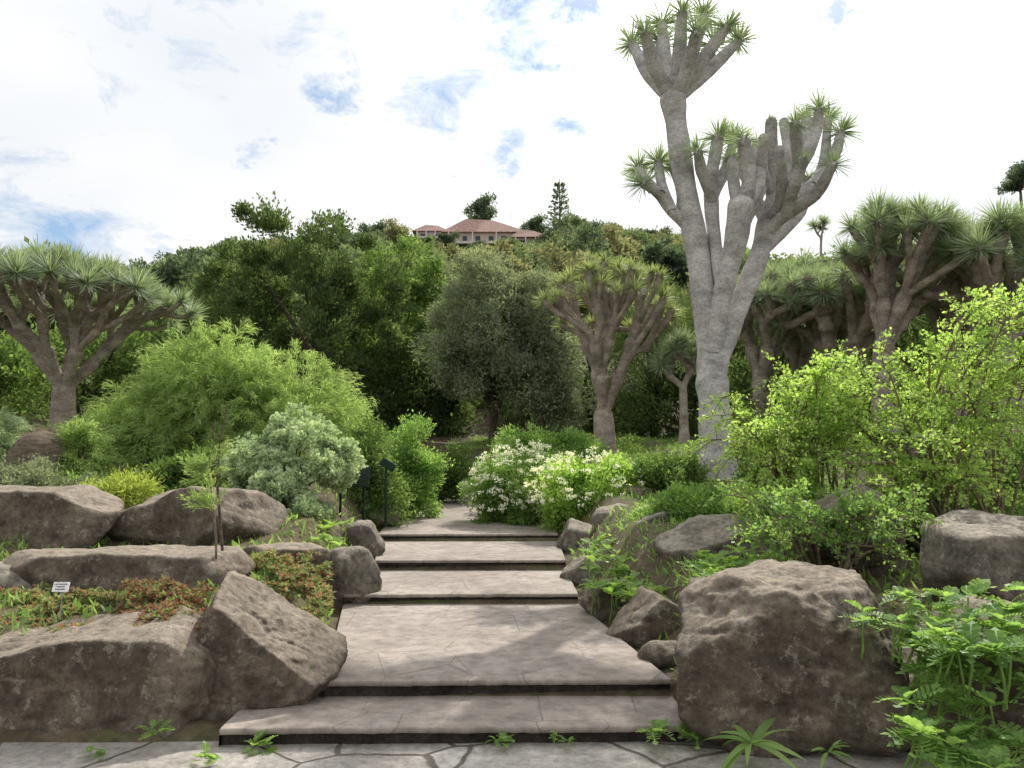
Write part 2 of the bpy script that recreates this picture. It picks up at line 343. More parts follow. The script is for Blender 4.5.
def scatter(c, radii, nc, rc, nt, nl, sig, zlo=-.35, shell=(.45, .95), irr=.28):
    c = np.array(c, float); radii = np.array(radii, float)
    D = rdir(nc*4); D = D[D[:, 2] > zlo][:nc]; nc = len(D)
    k1, k2, k3 = rng.uniform(0, 6.28, 3)
    lump = 1+irr*(np.sin(D[:, 0]*3.3+k1)*np.cos(D[:, 2]*2.9+k2)+.7*np.sin(D[:, 1]*4.1+D[:, 0]*2.7+k3))
    CC = c+D*radii*rng.uniform(*shell, size=(nc, 1))*lump[:, None]; R = rc*rng.uniform(.45, 1.5, (nc, 1))
    T = (CC[:, None]+rdir(nc*nt).reshape(nc, nt, 3)*R[:, None]*rng.uniform(.4, 1.1, (nc, nt, 1))*np.array([1, 1, .8])).reshape(-1, 3)
    Pp = (T[:, None]+rng.normal(size=(len(T), nl, 3))*sig).reshape(-1, 3)
    Cx = np.repeat(CC, nt*nl, 0)
    return Pp, unit(unit(Pp-Cx)*.7+unit(Pp-c)*.6), CC
def leaves(mb, Pp, Out, L, W, bias=(0, 0, .2), rnd=.8, T=TD, mi=0, upn=.0):
    n = len(Pp); U = unit(Out*.7+rdir(n)*rnd+np.array(bias)); N = unit(rdir(n)+np.array([0, 0, upn]))
    s = rng.uniform(.7, 1.3, n); place(mb, T, Pp, U, N, L*s, W*s, mi)
def tree(name, label, base, c, radii, nc, rc, nt, nl, sig, L, W, mat, tr=.2, cat='tree', group=None, zlo=-.35, bark='bark', shell=(.45, .95), bias=(0, 0, .2), limbs=9, T=TD, fork=.35, irr=.2):
    base = np.array(base, float); c = np.array(c, float)
    t = thing(name, label, cat, base, group)
    Pp, Out, CC = scatter(c, radii, nc, rc, nt, nl, sig, zlo, shell, irr)
    mb = MB(); leaves(mb, Pp, Out, L, W, bias, T=T); part('crown' if cat == 'tree' else 'foliage', mb, M[mat], t)
    mb = MB(); k = base+(c-base)*fork
    tube(mb, bez(base-[0, 0, .3], base+(k-base)*.3, base+(k-base)*.7, k, 6), np.linspace(tr*1.2, tr*.8, 6), 10, cap=False)
    for q in CC[rng.choice(len(CC), min(limbs, len(CC)), replace=False)]:
        p1 = k+(c-base)*.25; tube(mb, bez(k, p1, (p1+q)/2+[0, 0, .1], q, 7), np.linspace(tr*.6, tr*.12, 7), 6)
    part('trunk' if cat == 'tree' else 'stem', mb, M[bark], t)
    return t
def gz(x, y): return float(terr(x, y))
def shrub(name, label, x0, y0, x1, y1, Y, nc, rcf, nt, nl, sig, L, W, mat, dr=.8, **kw):
    w = (x1-x0)/F*Y; top = P((x0+x1)/2, y0, Y); bot = P((x0+x1)/2, y1, Y)
    g = gz(top[0], Y); b0 = min(bot[2], top[2]-.1)
    h = top[2]-b0; c = np.array([top[0], Y, b0+h*.38]); rad = np.array([w/2, w/2*dr, h*.56])
    rc = rcf*min(rad)
    kw.setdefault('cat', 'shrub'); kw.setdefault('tr', .03); kw.setdefault('shell', (.35, 1.04)); kw.setdefault('irr', .26)
    return tree(name, label, (top[0], Y, min(g, b0)), c, rad*.92, nc, rc, nt, nl, sig, L, W, mat, **kw)
# --- dragon tree rosettes
def rosette(n, L, W, seed, lo=-.35, droop=.1, mat='drag'):
    r = np.random.default_rng(seed); mb = MB()
    z = r.uniform(lo, 1, n); a = r.uniform(0, 6.28, n); s = np.sqrt(1-z*z)
    U = np.stack([s*np.cos(a), s*np.sin(a), z], -1); N = unit(np.cross(np.cross(U, [0, 0, 1.0]), U)+r.normal(size=(n, 3))*.2)
    T = strap(3, droop, .02); V = T[0]; V[:, 1] *= np.repeat([1, .9, .65, 1], 3)
    place(mb, T, U*.04, U, N, L*r.uniform(.7, 1.15, n), W)
    return mb.mesh('leaf_rosette', M[mat])
ROS = [rosette(120, .42, .03, i, -.02, .04) for i in range(4)]
ROST = [rosette(120, .50, .024, 30+i, -.4, .08) for i in range(4)]
ROSB = [rosette(160, .60, .032, 10+i, -.35, .06) for i in range(3)]
ROSY = [rosette(90, .34, .026, 20+i, -.1, .05, mat='dragy') for i in range(3)]
def add_ros(t, p, d, s, pool):
    o = link('leaf_rosette', pool[random.randrange(len(pool))], t)
    o.location = Vector(p)-t.location
    q = Vector(unit(d)).to_track_quat('Z', 'Y'); o.rotation_mode = 'QUATERNION'
    o.rotation_quaternion = q@Quaternion((0, 0, 1), random.uniform(0, 6.28)); o.scale = (s, s, s)
def kmeans(X, k):
    C = X[rng.choice(len(X), k, replace=False)]
    for _ in range(12):
        a = np.argmin(((X[:, None]-C[None])**2).sum(-1), 1)
        C = np.array([X[a == j].mean(0) if (a == j).any() else C[j] for j in range(k)])
    return a
def dragon(label, base, fork, tips, rb, rt, pool, rs, bark, group=None, k0=4, expo=.42, tt=.42, prob=1.0, name='dragon_tree', knob=1.0):
    base, fork, tips = map(lambda q: np.array(q, float), (base, fork, tips))
    t = thing(name, label, 'tree', base, group)
    mb = MB(); n = 14; pts = bez(base-[0, 0, .3], base+(fork-base)*.35, fork-(fork-base)*.3, fork, n)
    tube(mb, pts, np.interp(np.linspace(0, 1, n), [0, .12, .5, .85, 1], [rb*1.5, rb*1.08, rb*.93, rb*.9, rb*.84]), 20, wob=.012); part('trunk', mb, M[bark], t)
    def rec(mb, p, d, r, X):
        k = 1 if len(X) == 1 else (2 if len(X) < 5 or rng.random() < .6 else 3)
        a = kmeans(X, k) if k > 1 else np.zeros(1, int)
        for j in range(k):
            S = X[a == j]
            if len(S) == 0: continue
            seg(mb, p, d, r, S)
    K = 1+(np.array([1.0, .92, .84, .8, .8, .84, .92, 1.04, 1.06])-1)*knob
    def seg(mb, p, d, r, S):
        if len(S) == 1: q = S[0]
        else: q = p+(S.mean(0)-p)*tt+rng.normal(size=3)*.06*knob
        r1 = min(rt*len(S)**expo, r*.92); ln = np.linalg.norm(q-p); dd = unit(q-p)
        de = unit(dd+np.array([0, 0, .7])) if len(S) == 1 else dd
        pts = bez(p, p+unit(d*.25+dd)*ln*.35, q-de*ln*.3, q, 9)
        tube(mb, pts, K*r1*np.linspace(1.05, .97, 9), 10, wob=.025)
        if len(S) == 1:
            if rng.random() < prob: add_ros(t, q, de, rs*rng.uniform(.8, 1.15), pool)
        else: rec(mb, q, dd, r1, S)
    a = kmeans(tips, k0)
    for j in range(k0):
        S = tips[a == j]
        if len(S):
            mb = MB(); seg(mb, fork-unit(fork-base)*rb*.5, np.array([0, 0, 1.]), rb*.9, S); part('branch', mb, M[bark], t)
    return t
def dome(cx, cy, R, ztop, drop, n, jit=.08, inner=0.):
    i = np.arange(n)+.5; r = R*np.sqrt(inner+(1-inner)*i/n); a = i*2.39996+rng.uniform(0, 6)
    return np.stack([cx+r*np.cos(a), cy+r*np.sin(a), ztop-drop*(r/R)**2], -1)+rng.normal(size=(n, 3))*jit
b = P(63, 425, 15); fk = P(64, 388, 15); tp = P(66, 278, 15)
dragon('umbrella shaped dragon tree at the far left with dense grey-green rosettes', b, fk, dome(tp[0], 15, 2.3, tp[2]+.15, .75, 92), .24, .056, ROS, .98, 'dbark2', k0=5, expo=.30, tt=.36)
b = P(607, 470, 18); fk = P(603, 415, 18); tp = P(613, 282, 18)
dragon('vase shaped dragon tree in the middle with bare knobbly arms and short green tufts', b, fk, dome(tp[0], 18, 1.6, tp[2]+.3, 1.05, 42, .16), .28, .088, ROSY, 1.1, 'dbark2', k0=4, expo=.24, tt=.34, knob=1.5)
b = P(884, 420, 16.5); fk = P(884, 345, 16.5); tp = P(902, 222, 16.5)
dragon('dragon tree on the right with large spiky rosettes, left neighbour of the edge one', b, fk, dome(tp[0], 16.5, 1.4, tp[2]+.1, 1.1, 34, .22), .26, .10, ROSB, .9, 'dbark2', k0=5, expo=.24)
b = P(1010, 420, 15.5); fk = P(1003, 340, 15.5); tp = P(1012, 230, 15.5)
dragon('dragon tree with large spiky rosettes cut by the right edge', b, fk, dome(tp[0], 15.5, 1.4, tp[2]+.1, 1.1, 34, .22), .26, .10, ROSB, .9, 'dbark2', k0=5, expo=.24)
b = P(955, 430, 18.5); fk = P(953, 355, 18.5); tp = P(958, 240, 18.5)
dragon('dragon tree crowded between the two tallest spiky ones at the right', b, fk, dome(tp[0], 18.5, 1.5, tp[2], 1.1, 34, .22), .28, .12, ROSB, 1.0, 'dbark2', k0=5, expo=.24)
b = P(842, 430, 20); fk = P(838, 378, 20); tp = P(848, 272, 20)
dragon('thick brown armed dragon tree low behind the tall one, above the bright shrub', b, fk, dome(tp[0], 20, 1.7, tp[2], 1.2, 38, .22), .34, .135, ROSB, .95, 'dbark2', k0=5, expo=.22)
b = P(795, 430, 22.5); fk = P(797, 378, 22.5); tp = P(803, 276, 22.5)
dragon('dragon tree half hidden between its brown neighbours behind the tall one', b, fk, dome(tp[0], 22.5, 1.5, tp[2], 1.1, 28, .2), .30, .12, ROSB, 1.0, 'dbark2', k0=4, expo=.24)
b = P(762, 430, 21); fk = P(761, 380, 21); tp = P(762, 286, 21)
dragon('brown dragon tree showing just right of the tall forked trunk', b, fk, dome(tp[0], 21, 1.45, tp[2], 1.1, 28, .2), .30, .12, ROSB, .95, 'dbark2', k0=4, expo=.24)
b = P(684, 430, 17); fk = P(683, 385, 17); tp = P(680, 345, 17)
dragon('small dragon tree showing just left of the tall forked trunk', b, fk, dome(tp[0], 17, .5, tp[2], .4, 11, .1), .1, .06, ROSB, .75, 'dbark2', k0=2, expo=.3)
b = P(820, 330, 40); fk = P(821, 245, 40); tp = P(821, 222, 40)
dragon('slim distant dragon tree with a small top behind the tall one', b, fk, dome(tp[0], 40, .35, tp[2], .2, 4, .08), .08, .06, ROSB, .9, 'dbark2', k0=2, expo=.3)
# the tall tree
Y0 = 13.0; px2m = Y0/F
base = P(718, 486, Y0); t = thing('dragon_tree', 'tallest dragon tree with forked pale grey trunk and tufts high above', 'tree', base)
def limb(name, seq, dY=(0, 0), ros=None, mb=None, ns=14, k=.78):
    own = mb is None; mb = mb or MB()
    if own: k = .95
    pts = np.array([P(s[0], s[1], Y0+dY[0]+(dY[1]-dY[0])*i/(len(seq)-1)) for i, s in enumerate(seq)]); r = np.array([s[2]*px2m*k for s in seq])
    n = len(pts); tt = np.linspace(0, n-1, (n-1)*5+1)
    Q = []; R = np.interp(tt, np.arange(n), r)*(1+.05*np.sin(tt*5.1+seq[0][0]))
    ext = np.vstack([2*pts[0]-pts[1], pts, 2*pts[-1]-pts[-2]])
    for u in tt:
        i = min(int(u), n-2); f = u-i; p0, p1, p2, p3 = ext[i:i+4]
        Q.append(.5*((2*p1)+(-p0+p2)*f+(2*p0-5*p1+4*p2-p3)*f*f+(-p0+3*p1-3*p2+p3)*f**3))
    tube(mb, Q, R, ns, wob=.022)
    if ros: add_ros(t, Q[-1], unit(Q[-1]-Q[-3])+np.array([0, 0, .4]), ros, ROST)
    if own: part(name, mb, M['dbark'], t)
    return mb
limb('trunk', [(718, 490, 25), (718, 470, 19), (716, 440, 17.5), (714, 405, 16), (712, 380, 16.5), (713, 358, 16)], ns=22)
g = MB()
limb('', [(712, 368, 18), (706, 310, 16.5), (697, 250, 15), (686, 190, 14), (677, 130, 14), (673, 98, 17)], (0, -.2), mb=g, ns=18)
for e, m_, dy in (((632, 44), (650, 76), .5), ((645, 34), (655, 68), -.7), ((662, 24), (665, 60), .6), ((682, 14), (679, 55), -.5), ((704, 16), (690, 60), .7), ((726, 28), (698, 66), -.4), ((738, 42), (703, 76), .3), ((696, 34), (688, 68), -1.0), ((714, 46), (696, 78), .9), ((660, 42), (666, 74), .9)):
    limb('', [(673, 100, 9), (m_[0], m_[1], 9.5), (e[0], e[1], 7)], (-.2, dy), 1.0, g)
limb('', [(693, 232, 8), (673, 212, 7.5), (657, 192, 7), (644, 184, 6)], (0, -.4), .95, g)
limb('', [(660, 195, 7), (648, 182, 6.5), (638, 168, 6)], (-.3, .5), .8, g)
limb('', [(672, 212, 7), (662, 185, 6.5), (658, 162, 6)], (-.2, .3), .9, g); limb('', [(680, 218, 6), (680, 190, 5.5), (672, 168, 5)], (0, .6), .7, g)
part('branch', g, M['dbark'], t); g = MB()
limb('', [(713, 352, 13), (721, 300, 12), (734, 250, 13), (741, 206, 17)], (-.1, -.6), mb=g, ns=16)
limb('', [(722, 290, 8), (714, 235, 9), (711, 185, 9.5), (718, 138, 8)], (-.3, .4), 1.0, g)
limb('', [(712, 200, 7), (702, 172, 7.5), (698, 152, 6)], (0, -.6), .8, g)
limb('', [(714, 195, 7), (726, 168, 7.5), (734, 140, 6)], (.2, .9), .9, g)
limb('', [(741, 214, 9), (749, 180, 9), (744, 142, 8)], (-.5, -.8), .8, g)
limb('', [(741, 214, 8), (759, 185, 8), (757, 145, 7)], (-.5, .2), .5, g)
limb('', [(741, 214, 8), (734, 185, 8), (732, 160, 7)], (-.5, -.2), .6, g)
part('branch', g, M['dbark'], t); g = MB()
limb('', [(715, 365, 15), (737, 310, 14), (757, 262, 13), (767, 224, 13), (777, 196, 14)], (0, .4), mb=g, ns=18)
for seq, dY, ro in (([(774, 198, 9), (800, 166, 9), (815, 135, 8), (819, 110, 6)], (.4, .1), .95), ([(774, 202, 9), (812, 186, 9), (834, 156, 8), (841, 132, 6)], (.4, .9), .95),
        ([(798, 170, 7), (797, 148, 8), (795, 124, 7)], (.3, -.5), .8), ([(773, 198, 9), (771, 160, 9), (771, 122, 8)], (.4, -.2), .45), ([(776, 196, 8), (788, 160, 8), (784, 122, 7)], (.4, 1.0), None),
        ([(766, 222, 9), (752, 190, 8), (735, 160, 6)], (.4, 1.2), .7), ([(762, 238, 8), (786, 214, 9), (815, 195, 8), (833, 165, 6)], (.3, -.9), .8), ([(812, 186, 7), (824, 160, 7), (828, 118, 6)], (.5, 1.4), .8),
        ([(790, 180, 7), (806, 150, 7), (806, 118, 7)], (.4, 1.3), .7), ([(776, 200, 8), (762, 172, 8), (764, 138, 7)], (.5, -.4), None),
        ([(757, 258, 7), (778, 236, 8), (800, 212, 8), (808, 180, 7)], (.2, .9), .6), ([(786, 214, 7), (793, 190, 8), (803, 160, 7)], (-.2, -1.0), .5), ([(768, 220, 7), (782, 196, 8), (779, 150, 7)], (.3, -.9), None), ([(741, 230, 7), (752, 208, 8), (764, 176, 7), (752, 150, 6)], (-.4, .8), None)):
    limb('', seq, dY, ro, g)
part('branch', g, M['dbark'], t)
# ------------------------------------------------------------------ mid-distance trees
tree('dark_tree', 'large dark green ragged tree behind the feathery shrub', (P(315, 420, 25)), P(318, 312, 25), (2.9, 2.4, 3.1), 95, .5, 34, 12, .09, .14, .065, 'dark', .25, bias=(0, 0, .7), zlo=-.8, shell=(.45, 1.1), irr=.24)
tree('dark_tree', 'narrow dark tree top rising left of the large ragged tree', P(250, 400, 27), P(245, 312, 27), (1.7, 1.6, 2.1), 36, .5, 32, 12, .1, .15, .07, 'dark', .2, bias=(0, 0, .6), zlo=-.8, shell=(.5, 1.1))
tree('dark_tree', 'dark green tree between the ragged tree and the grey-green olive tree', P(395, 430, 29), P(402, 330, 29), (2.3, 2, 3.4), 66, .6, 32, 12, .1, .16, .08, 'mid', .2, zlo=-.9, shell=(.5, 1.05))
tree('olive_tree', 'grey-green rounded olive tree with a shadowed trunk in the middle', P(490, 470, 24), P(500, 336, 24), (2.3, 2.0, 2.8), 150, .5, 42, 13, .09, .13, .046, 'olive', .16, shell=(.45, 1), zlo=-.9, limbs=14, fork=.3, irr=.1)
tree('olive_tree', 'lower grey-green olive crown right of the rounded one', P(545, 470, 23), P(545, 372, 23), (1.4, 1.3, 2.0), 64, .45, 36, 12, .09, .13, .046, 'olive', .1, zlo=-.9, irr=.12)
tree('pine_tree', 'dark pine between the middle dragon tree and the tall one', P(655, 450, 26), P(655, 350, 26), (2.1, 2, 2.9), 46, .7, 30, 12, .12, .2, .03, 'dark', .18, zlo=-.6)
tree('pine_tree', 'dark green pine crown behind the middle dragon tree top', P(600, 450, 34), P(590, 325, 34), (2.7, 2.4, 3.0), 46, .8, 30, 12, .13, .22, .05, 'dark', .2, zlo=-.6)
tree('dark_tree', 'dark evergreen between the tall dragon tree and the spiky right ones', P(780, 430, 30), P(775, 345, 30), (3.4, 2.4, 3.0), 60, .8, 28, 12, .12, .18, .07, 'dark', .2, zlo=-.8)
tree('dark_tree', 'dark evergreen behind the spiky dragon trees on the right', P(920, 430, 27), P(930, 335, 27), (4.0, 2.4, 3.3), 75, .8, 28, 12, .12, .18, .07, 'mid', .2, zlo=-.6)
tree('dark_tree', 'dark evergreen at the right edge behind the dragon tree cut by it', P(1050, 430, 26), P(1060, 330, 26), (2.8, 2.4, 3.6), 55, .8, 28, 12, .12, .18, .07, 'dark', .2, zlo=-.6)
tree('leafy_tree', 'green leafy tree behind the left umbrella dragon tree', P(100, 420, 24), P(90, 375, 24), (4.2, 2.4, 2.0), 60, .7, 28, 12, .12, .16, .07, 'mid', .2, zlo=-.7)
tree('leafy_tree', 'low green tree between the umbrella dragon tree and the ragged tree', P(195, 400, 28), P(190, 345, 28), (2.0, 2.0, 2.4), 40, .7, 28, 12, .12, .17, .07, 'dark', .2, zlo=-.7)
tree('leafy_tree', 'green tree leaning in at the left edge below the umbrella dragon tree', P(-20, 440, 19), P(-10, 385, 19), (2.0, 2.0, 1.5), 40, .6, 28, 12, .1, .14, .07, 'mid', .2, zlo=-.7)
tree('dark_tree', 'shadowy tree low behind the olive trees', P(470, 470, 31), P(470, 415, 31), (3.4, 2.0, 2.2), 60, .7, 28, 12, .12, .18, .09, 'dark', .2, zlo=-.9)
tree('dark_tree', 'shadowy tree low between the ragged tree and the olive tree', P(410, 470, 27), P(415, 405, 27), (2.2, 1.6, 2.3), 60, .6, 28, 12, .12, .16, .08, 'dark', .2, zlo=-.95)
tree('dark_tree', 'shadowy tree low behind the middle dragon trunk', P(590, 470, 29), P(585, 420, 29), (3.0, 2.0, 2.0), 60, .7, 28, 12, .12, .18, .09, 'dark', .2, zlo=-.9)
tree('dark_tree', 'shadowy tree low behind the tall grey trunk', P(700, 470, 25), P(715, 420, 25), (3.0, 2.0, 1.9), 60, .7, 28, 12, .12, .16, .08, 'dark', .2, zlo=-.9)
tree('dark_tree', 'shadowy tree low behind the bright green shrubs', P(880, 470, 21), P(880, 430, 21), (4.2, 2.0, 1.8), 70, .7, 28, 12, .12, .16, .08, 'dark', .2, zlo=-.9)
# ------------------------------------------------------------------ plumes (feathery)
def feathery(label, boxes, Y, npl, mat, L=.12, W=.015, plen=.55, name='feathery_shrub', droop=.6, nl=64):
    cx = P(sum(b[0]+b[2] for b in boxes)/2/len(boxes), boxes[0][3], Y)[0]
    t = thing(name, label, 'shrub', (cx, Y, gz(cx, Y))); root = np.array([cx, Y, gz(cx, Y)-.1])
    mb = MB(); st = MB()
    for (x0, y0, x1, y1) in boxes:
        w = (x1-x0)/F*Y/2; top = P((x0+x1)/2, y0, Y); bot = P((x0+x1)/2, y1, Y); h = top[2]-bot[2]
        c = np.array([top[0], Y, bot[2]+.15*h]); R = np.array([w*.85, w*.75, h*.8])
        D = rdir(npl*3); D = D[D[:, 2] > -.15][:npl]; n = len(D)
        S = c+D*R*rng.uniform(.5, .99, (n, 1)); dd = unit(D+rdir(n)*.6+np.array([0, 0, .3]))
        tt = rng.uniform(0, 1, (n, nl)); ln = plen*rng.uniform(.4, 1.6, (n, 1, 1))
        Pp = S[:, None]+dd[:, None]*tt[..., None]*ln-np.array([0, 0, 1])*(tt**2)[..., None]*droop*ln
        tan = unit(dd[:, None]-np.array([0, 0, 2*droop])*tt[..., None]); Pp = Pp.reshape(-1, 3)+rng.normal(size=(n*nl, 3))*.035
        U = unit(tan.reshape(-1, 3)+rdir(n*nl)*.7); s = rng.uniform(.6, 1.3, n*nl); place(mb, TD, Pp, U, rdir(n*nl), L*s, W)
        for q in S[::max(1, n//25)]:
            tube(st, bez(root, root+(c-root)*.4+[0, 0, h*.2], (c+q)/2+[0, 0, h*.2], q, 7), np.linspace(.04, .006, 7), 5)
    part('foliage', mb, M[mat], t); part('stem', st, M['twig'], t); return t
feathery('large feathery light green shrub mounded below the ragged dark tree', [(95, 345, 300, 500), (190, 348, 385, 490), (140, 322, 300, 440), (60, 400, 200, 500)], 14, 650, 'feather')
feathery('pale feathery bush at the left edge beside the thatched hut', [(-40, 405, 22, 490)], 12, 240, 'silver', plen=.35)
feathery('soft light green bush right of the thatched hut', [(58, 420, 108, 495)], 11.5, 240, 'feather', plen=.3, L=.08)
# ------------------------------------------------------------------ shrubs of the beds
shrub('silvery_shrub', 'silvery cauliflower-like succulent bush left of the path', 230, 412, 357, 520, 10.3, 46, .30, 90, 14, .016, .05, .034, 'silver', shell=(.82, 1.0), limbs=20, tr=.05, bark='twig', zlo=-.1, irr=.1)
shrub('silvery_shrub', 'smaller pale succulent clump at the left foot of the silvery bush', 248, 478, 330, 532, 9.6, 26, .32, 60, 13, .016, .05, .03, 'silver', shell=(.75, 1), tr=.03, zlo=-.2)
shrub('leafy_bush', 'tall grey-green bush right of the small green sign', 378, 420, 440, 518, 14.5, 60, .38, 38, 12, .06, .07, .03, 'lush', zlo=-.95)
shrub('leafy_bush', 'round green bush at the left side where the path bends', 415, 445, 475, 502, 18, 30, .45, 36, 12, .07, .08, .04, 'mid', zlo=-.95)
shrub('leafy_bush', 'green bush under the olive trees at the end of the path', 440, 455, 530, 494, 21, 40, .45, 36, 12, .08, .09, .04, 'lush', zlo=-.95)
shrub('leafy_bush', 'dull green bush between the silvery bush and the feathery shrub', 320, 430, 405, 510, 13, 50, .4, 36, 12, .06, .07, .03, 'mid', zlo=-.95)
shrub('leafy_bush', 'spreading green bush behind the brown rounded boulder', 150, 455, 260, 505, 11.5, 50, .4, 36, 12, .06, .07, .03, 'mid', zlo=-.95)
shrub('yellow_shrub', 'yellow-green flowering clump behind the far left boulder', 85, 472, 150, 515, 9.3, 30, .35, 30, 10, .06, .07, .013, 'yel', zlo=-.8, irr=.4)
shrub('grey_shrub', 'grey-leaved low shrub left of the yellow-green clump', -20, 462, 85, 502, 10.2, 46, .4, 36, 12, .05, .06, .02, 'olive', zlo=-.8)
def flowering(label, box, Y, mat, n, fm):
    t = shrub('flowering_shrub', label, *box, Y, 90, .32, 36, 13, .06, .07, .028, mat, zlo=-.95, shell=(.4, 1.04), irr=.15)
    w = (box[2]-box[0])/F*Y/2; top = P((box[0]+box[2])/2, box[1], Y); bot = P((box[0]+box[2])/2, box[3], Y); h = top[2]-bot[2]
    c = np.array([top[0], Y, bot[2]+h*.40]); D = rdir(n*3); D = D[(D[:, 2] > -.3)][:n]
    S = c+D*np.array([w*1.0, w*.85, h*.62])*rng.uniform(.85, 1.12, (len(D), 1))
    Pp = (S[:, None]+rng.normal(size=(len(S), 16, 3))*.03*np.array([1, 1, .6])).reshape(-1, 3)
    mb = MB(); leaves(mb, Pp, np.tile([0, 0, 1.], (len(Pp), 1)), .034, .03); part('flowers', mb, M[fm], t)
flowering('white flowering shrub on the right edge of the upper path', (468, 448, 575, 524), 13.6, 'lush', 330, 'white')
flowering('yellow-green shrub with white flower heads right of the white flowering shrub', (528, 454, 645, 518), 12.4, 'bright', 170, 'white')
shrub('leafy_bush', 'pale green bush behind the two flowering shrubs', 495, 428, 605, 475, 16, 54, .4, 34, 12, .06, .08, .03, 'lush', zlo=-.8)
shrub('leafy_bush', 'green leafy bush between the flowering shrubs and the tall grey trunk', 635, 448, 700, 508, 12.2, 40, .4, 34, 12, .055, .07, .03, 'mid', zlo=-.9)
shrub('leafy_bush', 'dark green bush behind the middle dragon trunk', 560, 432, 660, 475, 20, 40, .4, 34, 12, .08, .1, .04, 'mid', zlo=-.8)
shrub('leafy_bush', 'low bright leafy plant in front of the tall grey trunk', 655, 484, 770, 534, 9.6, 60, .4, 34, 12, .05, .055, .025, 'lush', zlo=-.6)
shrub('leafy_bush', 'green bush right of the tall grey trunk foot', 735, 430, 830, 505, 11, 50, .38, 34, 12, .055, .06, .028, 'mid', zlo=-.9)
shrub('leafy_bush', 'dense green bush at the right edge behind the bright arching shrub', 920, 430, 1100, 545, 9.3, 90, .34, 36, 12, .05, .06, .028, 'mid', zlo=-.9)
shrub('leafy_bush', 'low green bush under the bright arching shrub behind the mottled grey boulder', 860, 470, 1010, 560, 7.9, 80, .32, 34, 12, .045, .05, .026, 'mid', zlo=-.8)
# ------------------------------------------------------------------ arching bright shrubs
def arching(name, label, bases, targets, nb, ntw, nl, L, W, mat, tw=.38, r0=.018, stem='twig', sag=.25):
    b0 = np.mean(bases, 0); t = thing(name, label, 'shrub', (b0[0], b0[1], gz(b0[0], b0[1])))
    lf = MB(); st = MB(); root = np.array([b0[0], b0[1], min(gz(b0[0], b0[1]), b0[2])-.15])
    for i in range(nb):
        p = np.array(bases[rng.integers(len(bases))])+rng.normal(size=3)*[.1, .1, 0]; tg = targets[rng.integers(len(targets))]
        q = np.array([rng.uniform(tg[0][k], tg[1][k]) for k in range(3)]); h = q-p
        pts = np.vstack([root, bez(p, p+h*[.15, .15, .55], p+h*[.6, .6, 1.15], q, 12)]); tube(st, pts, np.linspace(r0, r0*.2, 13), 5, wob=.05); pts = pts[1:]
        for k in range(ntw):
            u = rng.uniform(.35, 1); j = min(int(u*11), 10); s = pts[j]+(pts[j+1]-pts[j])*(u*11-j if u < 1 else 1)
            d = unit(rdir(1)[0]+unit(pts[j+1]-pts[j])*.8+np.array([0, 0, .25])); ln = tw*rng.uniform(.5, 1.2)
            tt = np.linspace(0, 1, 5)[:, None]; tp = s+d*ln*tt-np.array([0, 0, sag])*ln*tt**2; tube(st, tp, np.linspace(.005, .002, 5), 4, cap=False)
            v = rng.uniform(.1, 1, nl)[:, None]; Pp = s+d*ln*v-np.array([0, 0, sag])*ln*v**2+rng.normal(size=(nl, 3))*.022
            U = unit(d+rdir(nl)*1.1); sz = rng.uniform(.6, 1.3, nl); place(lf, TD, Pp, U, unit(rdir(nl)+[0, 0, .8]), L*sz, W*sz)
    part('foliage', lf, M[mat], t); part('stem', st, M[stem], t); return t
def box3(x0, y0, x1, y1, Ya, Yb):
    Ym = (Ya+Yb)/2; a = P(x0, y1, Ym); b = P(x1, y0, Ym); return ((a[0], Ya, a[2]), (b[0], Yb, b[2]))
arching('arching_shrub', 'bright yellow-green arching shrub reaching over the right edge', [P(950, 545, 7.2), P(1000, 540, 7.4), P(910, 530, 7.4)],
    [box3(860, 340, 1060, 430, 6.4, 8.2), box3(950, 300, 1060, 350, 6.5, 8), box3(820, 400, 1000, 500, 6.2, 7.6)], 42, 13, 40, .040, .025, 'bright', tw=.44, sag=.35)
arching('arching_shrub', 'smaller bright yellow-green shrub in front of the tall grey trunk', [P(800, 520, 7.6), P(830, 520, 7.5), P(780, 510, 7.8)],
    [box3(715, 385, 850, 440, 7, 8.4), box3(705, 440, 830, 500, 7, 8), box3(790, 375, 880, 440, 7, 8.2)], 32, 13, 38, .040, .025, 'bright', tw=.42, sag=.35)
arching('arching_shrub', 'leafy bright plant spilling over the tall dark boulder', [P(850, 560, 6.0), P(800, 540, 6.2)],
    [box3(720, 480, 900, 560, 5.6, 6.8), box3(760, 500, 920, 600, 5.4, 6.2)], 18, 11, 34, .038, .026, 'lush', tw=.3)
# sapling and dry stem
def sapling():
    p = P(217, 578, 6.3); t = thing('sapling', 'thin feathery sapling standing in front of the rounded brown boulder', 'plant', p)
    st = MB(); pts = [p-[0, 0, .1], P(216, 540, 6.3), P(213, 500, 6.3), P(208, 470, 6.3), P(205, 452, 6.3)]; tube(st, pts, [.012, .010, .008, .006, .004], 6)
    lf = MB()
    for k in range(26):
        py = rng.uniform(455, 510); s = P(207+(py-455)*.1, py, 6.3); d = unit([rng.uniform(-1, .4), rng.uniform(-.6, .6), rng.uniform(-.1, .6)]); ln = rng.uniform(.12, .30)
        tube(st, [s, s+d*ln*.5, s+d*ln-[0, 0, .03]], [.003, .002, .001], 4, cap=False)
        v = rng.uniform(0, 1, 80)[:, None]; Pp = s+d*ln*v+rng.normal(size=(80, 3))*.013; place(lf, TD, Pp, unit(d+rdir(80)*.6), rdir(80), .045, .008)
    part('stem', st, M['twig'], t); part('foliage', lf, M['feather'], t)
sapling()
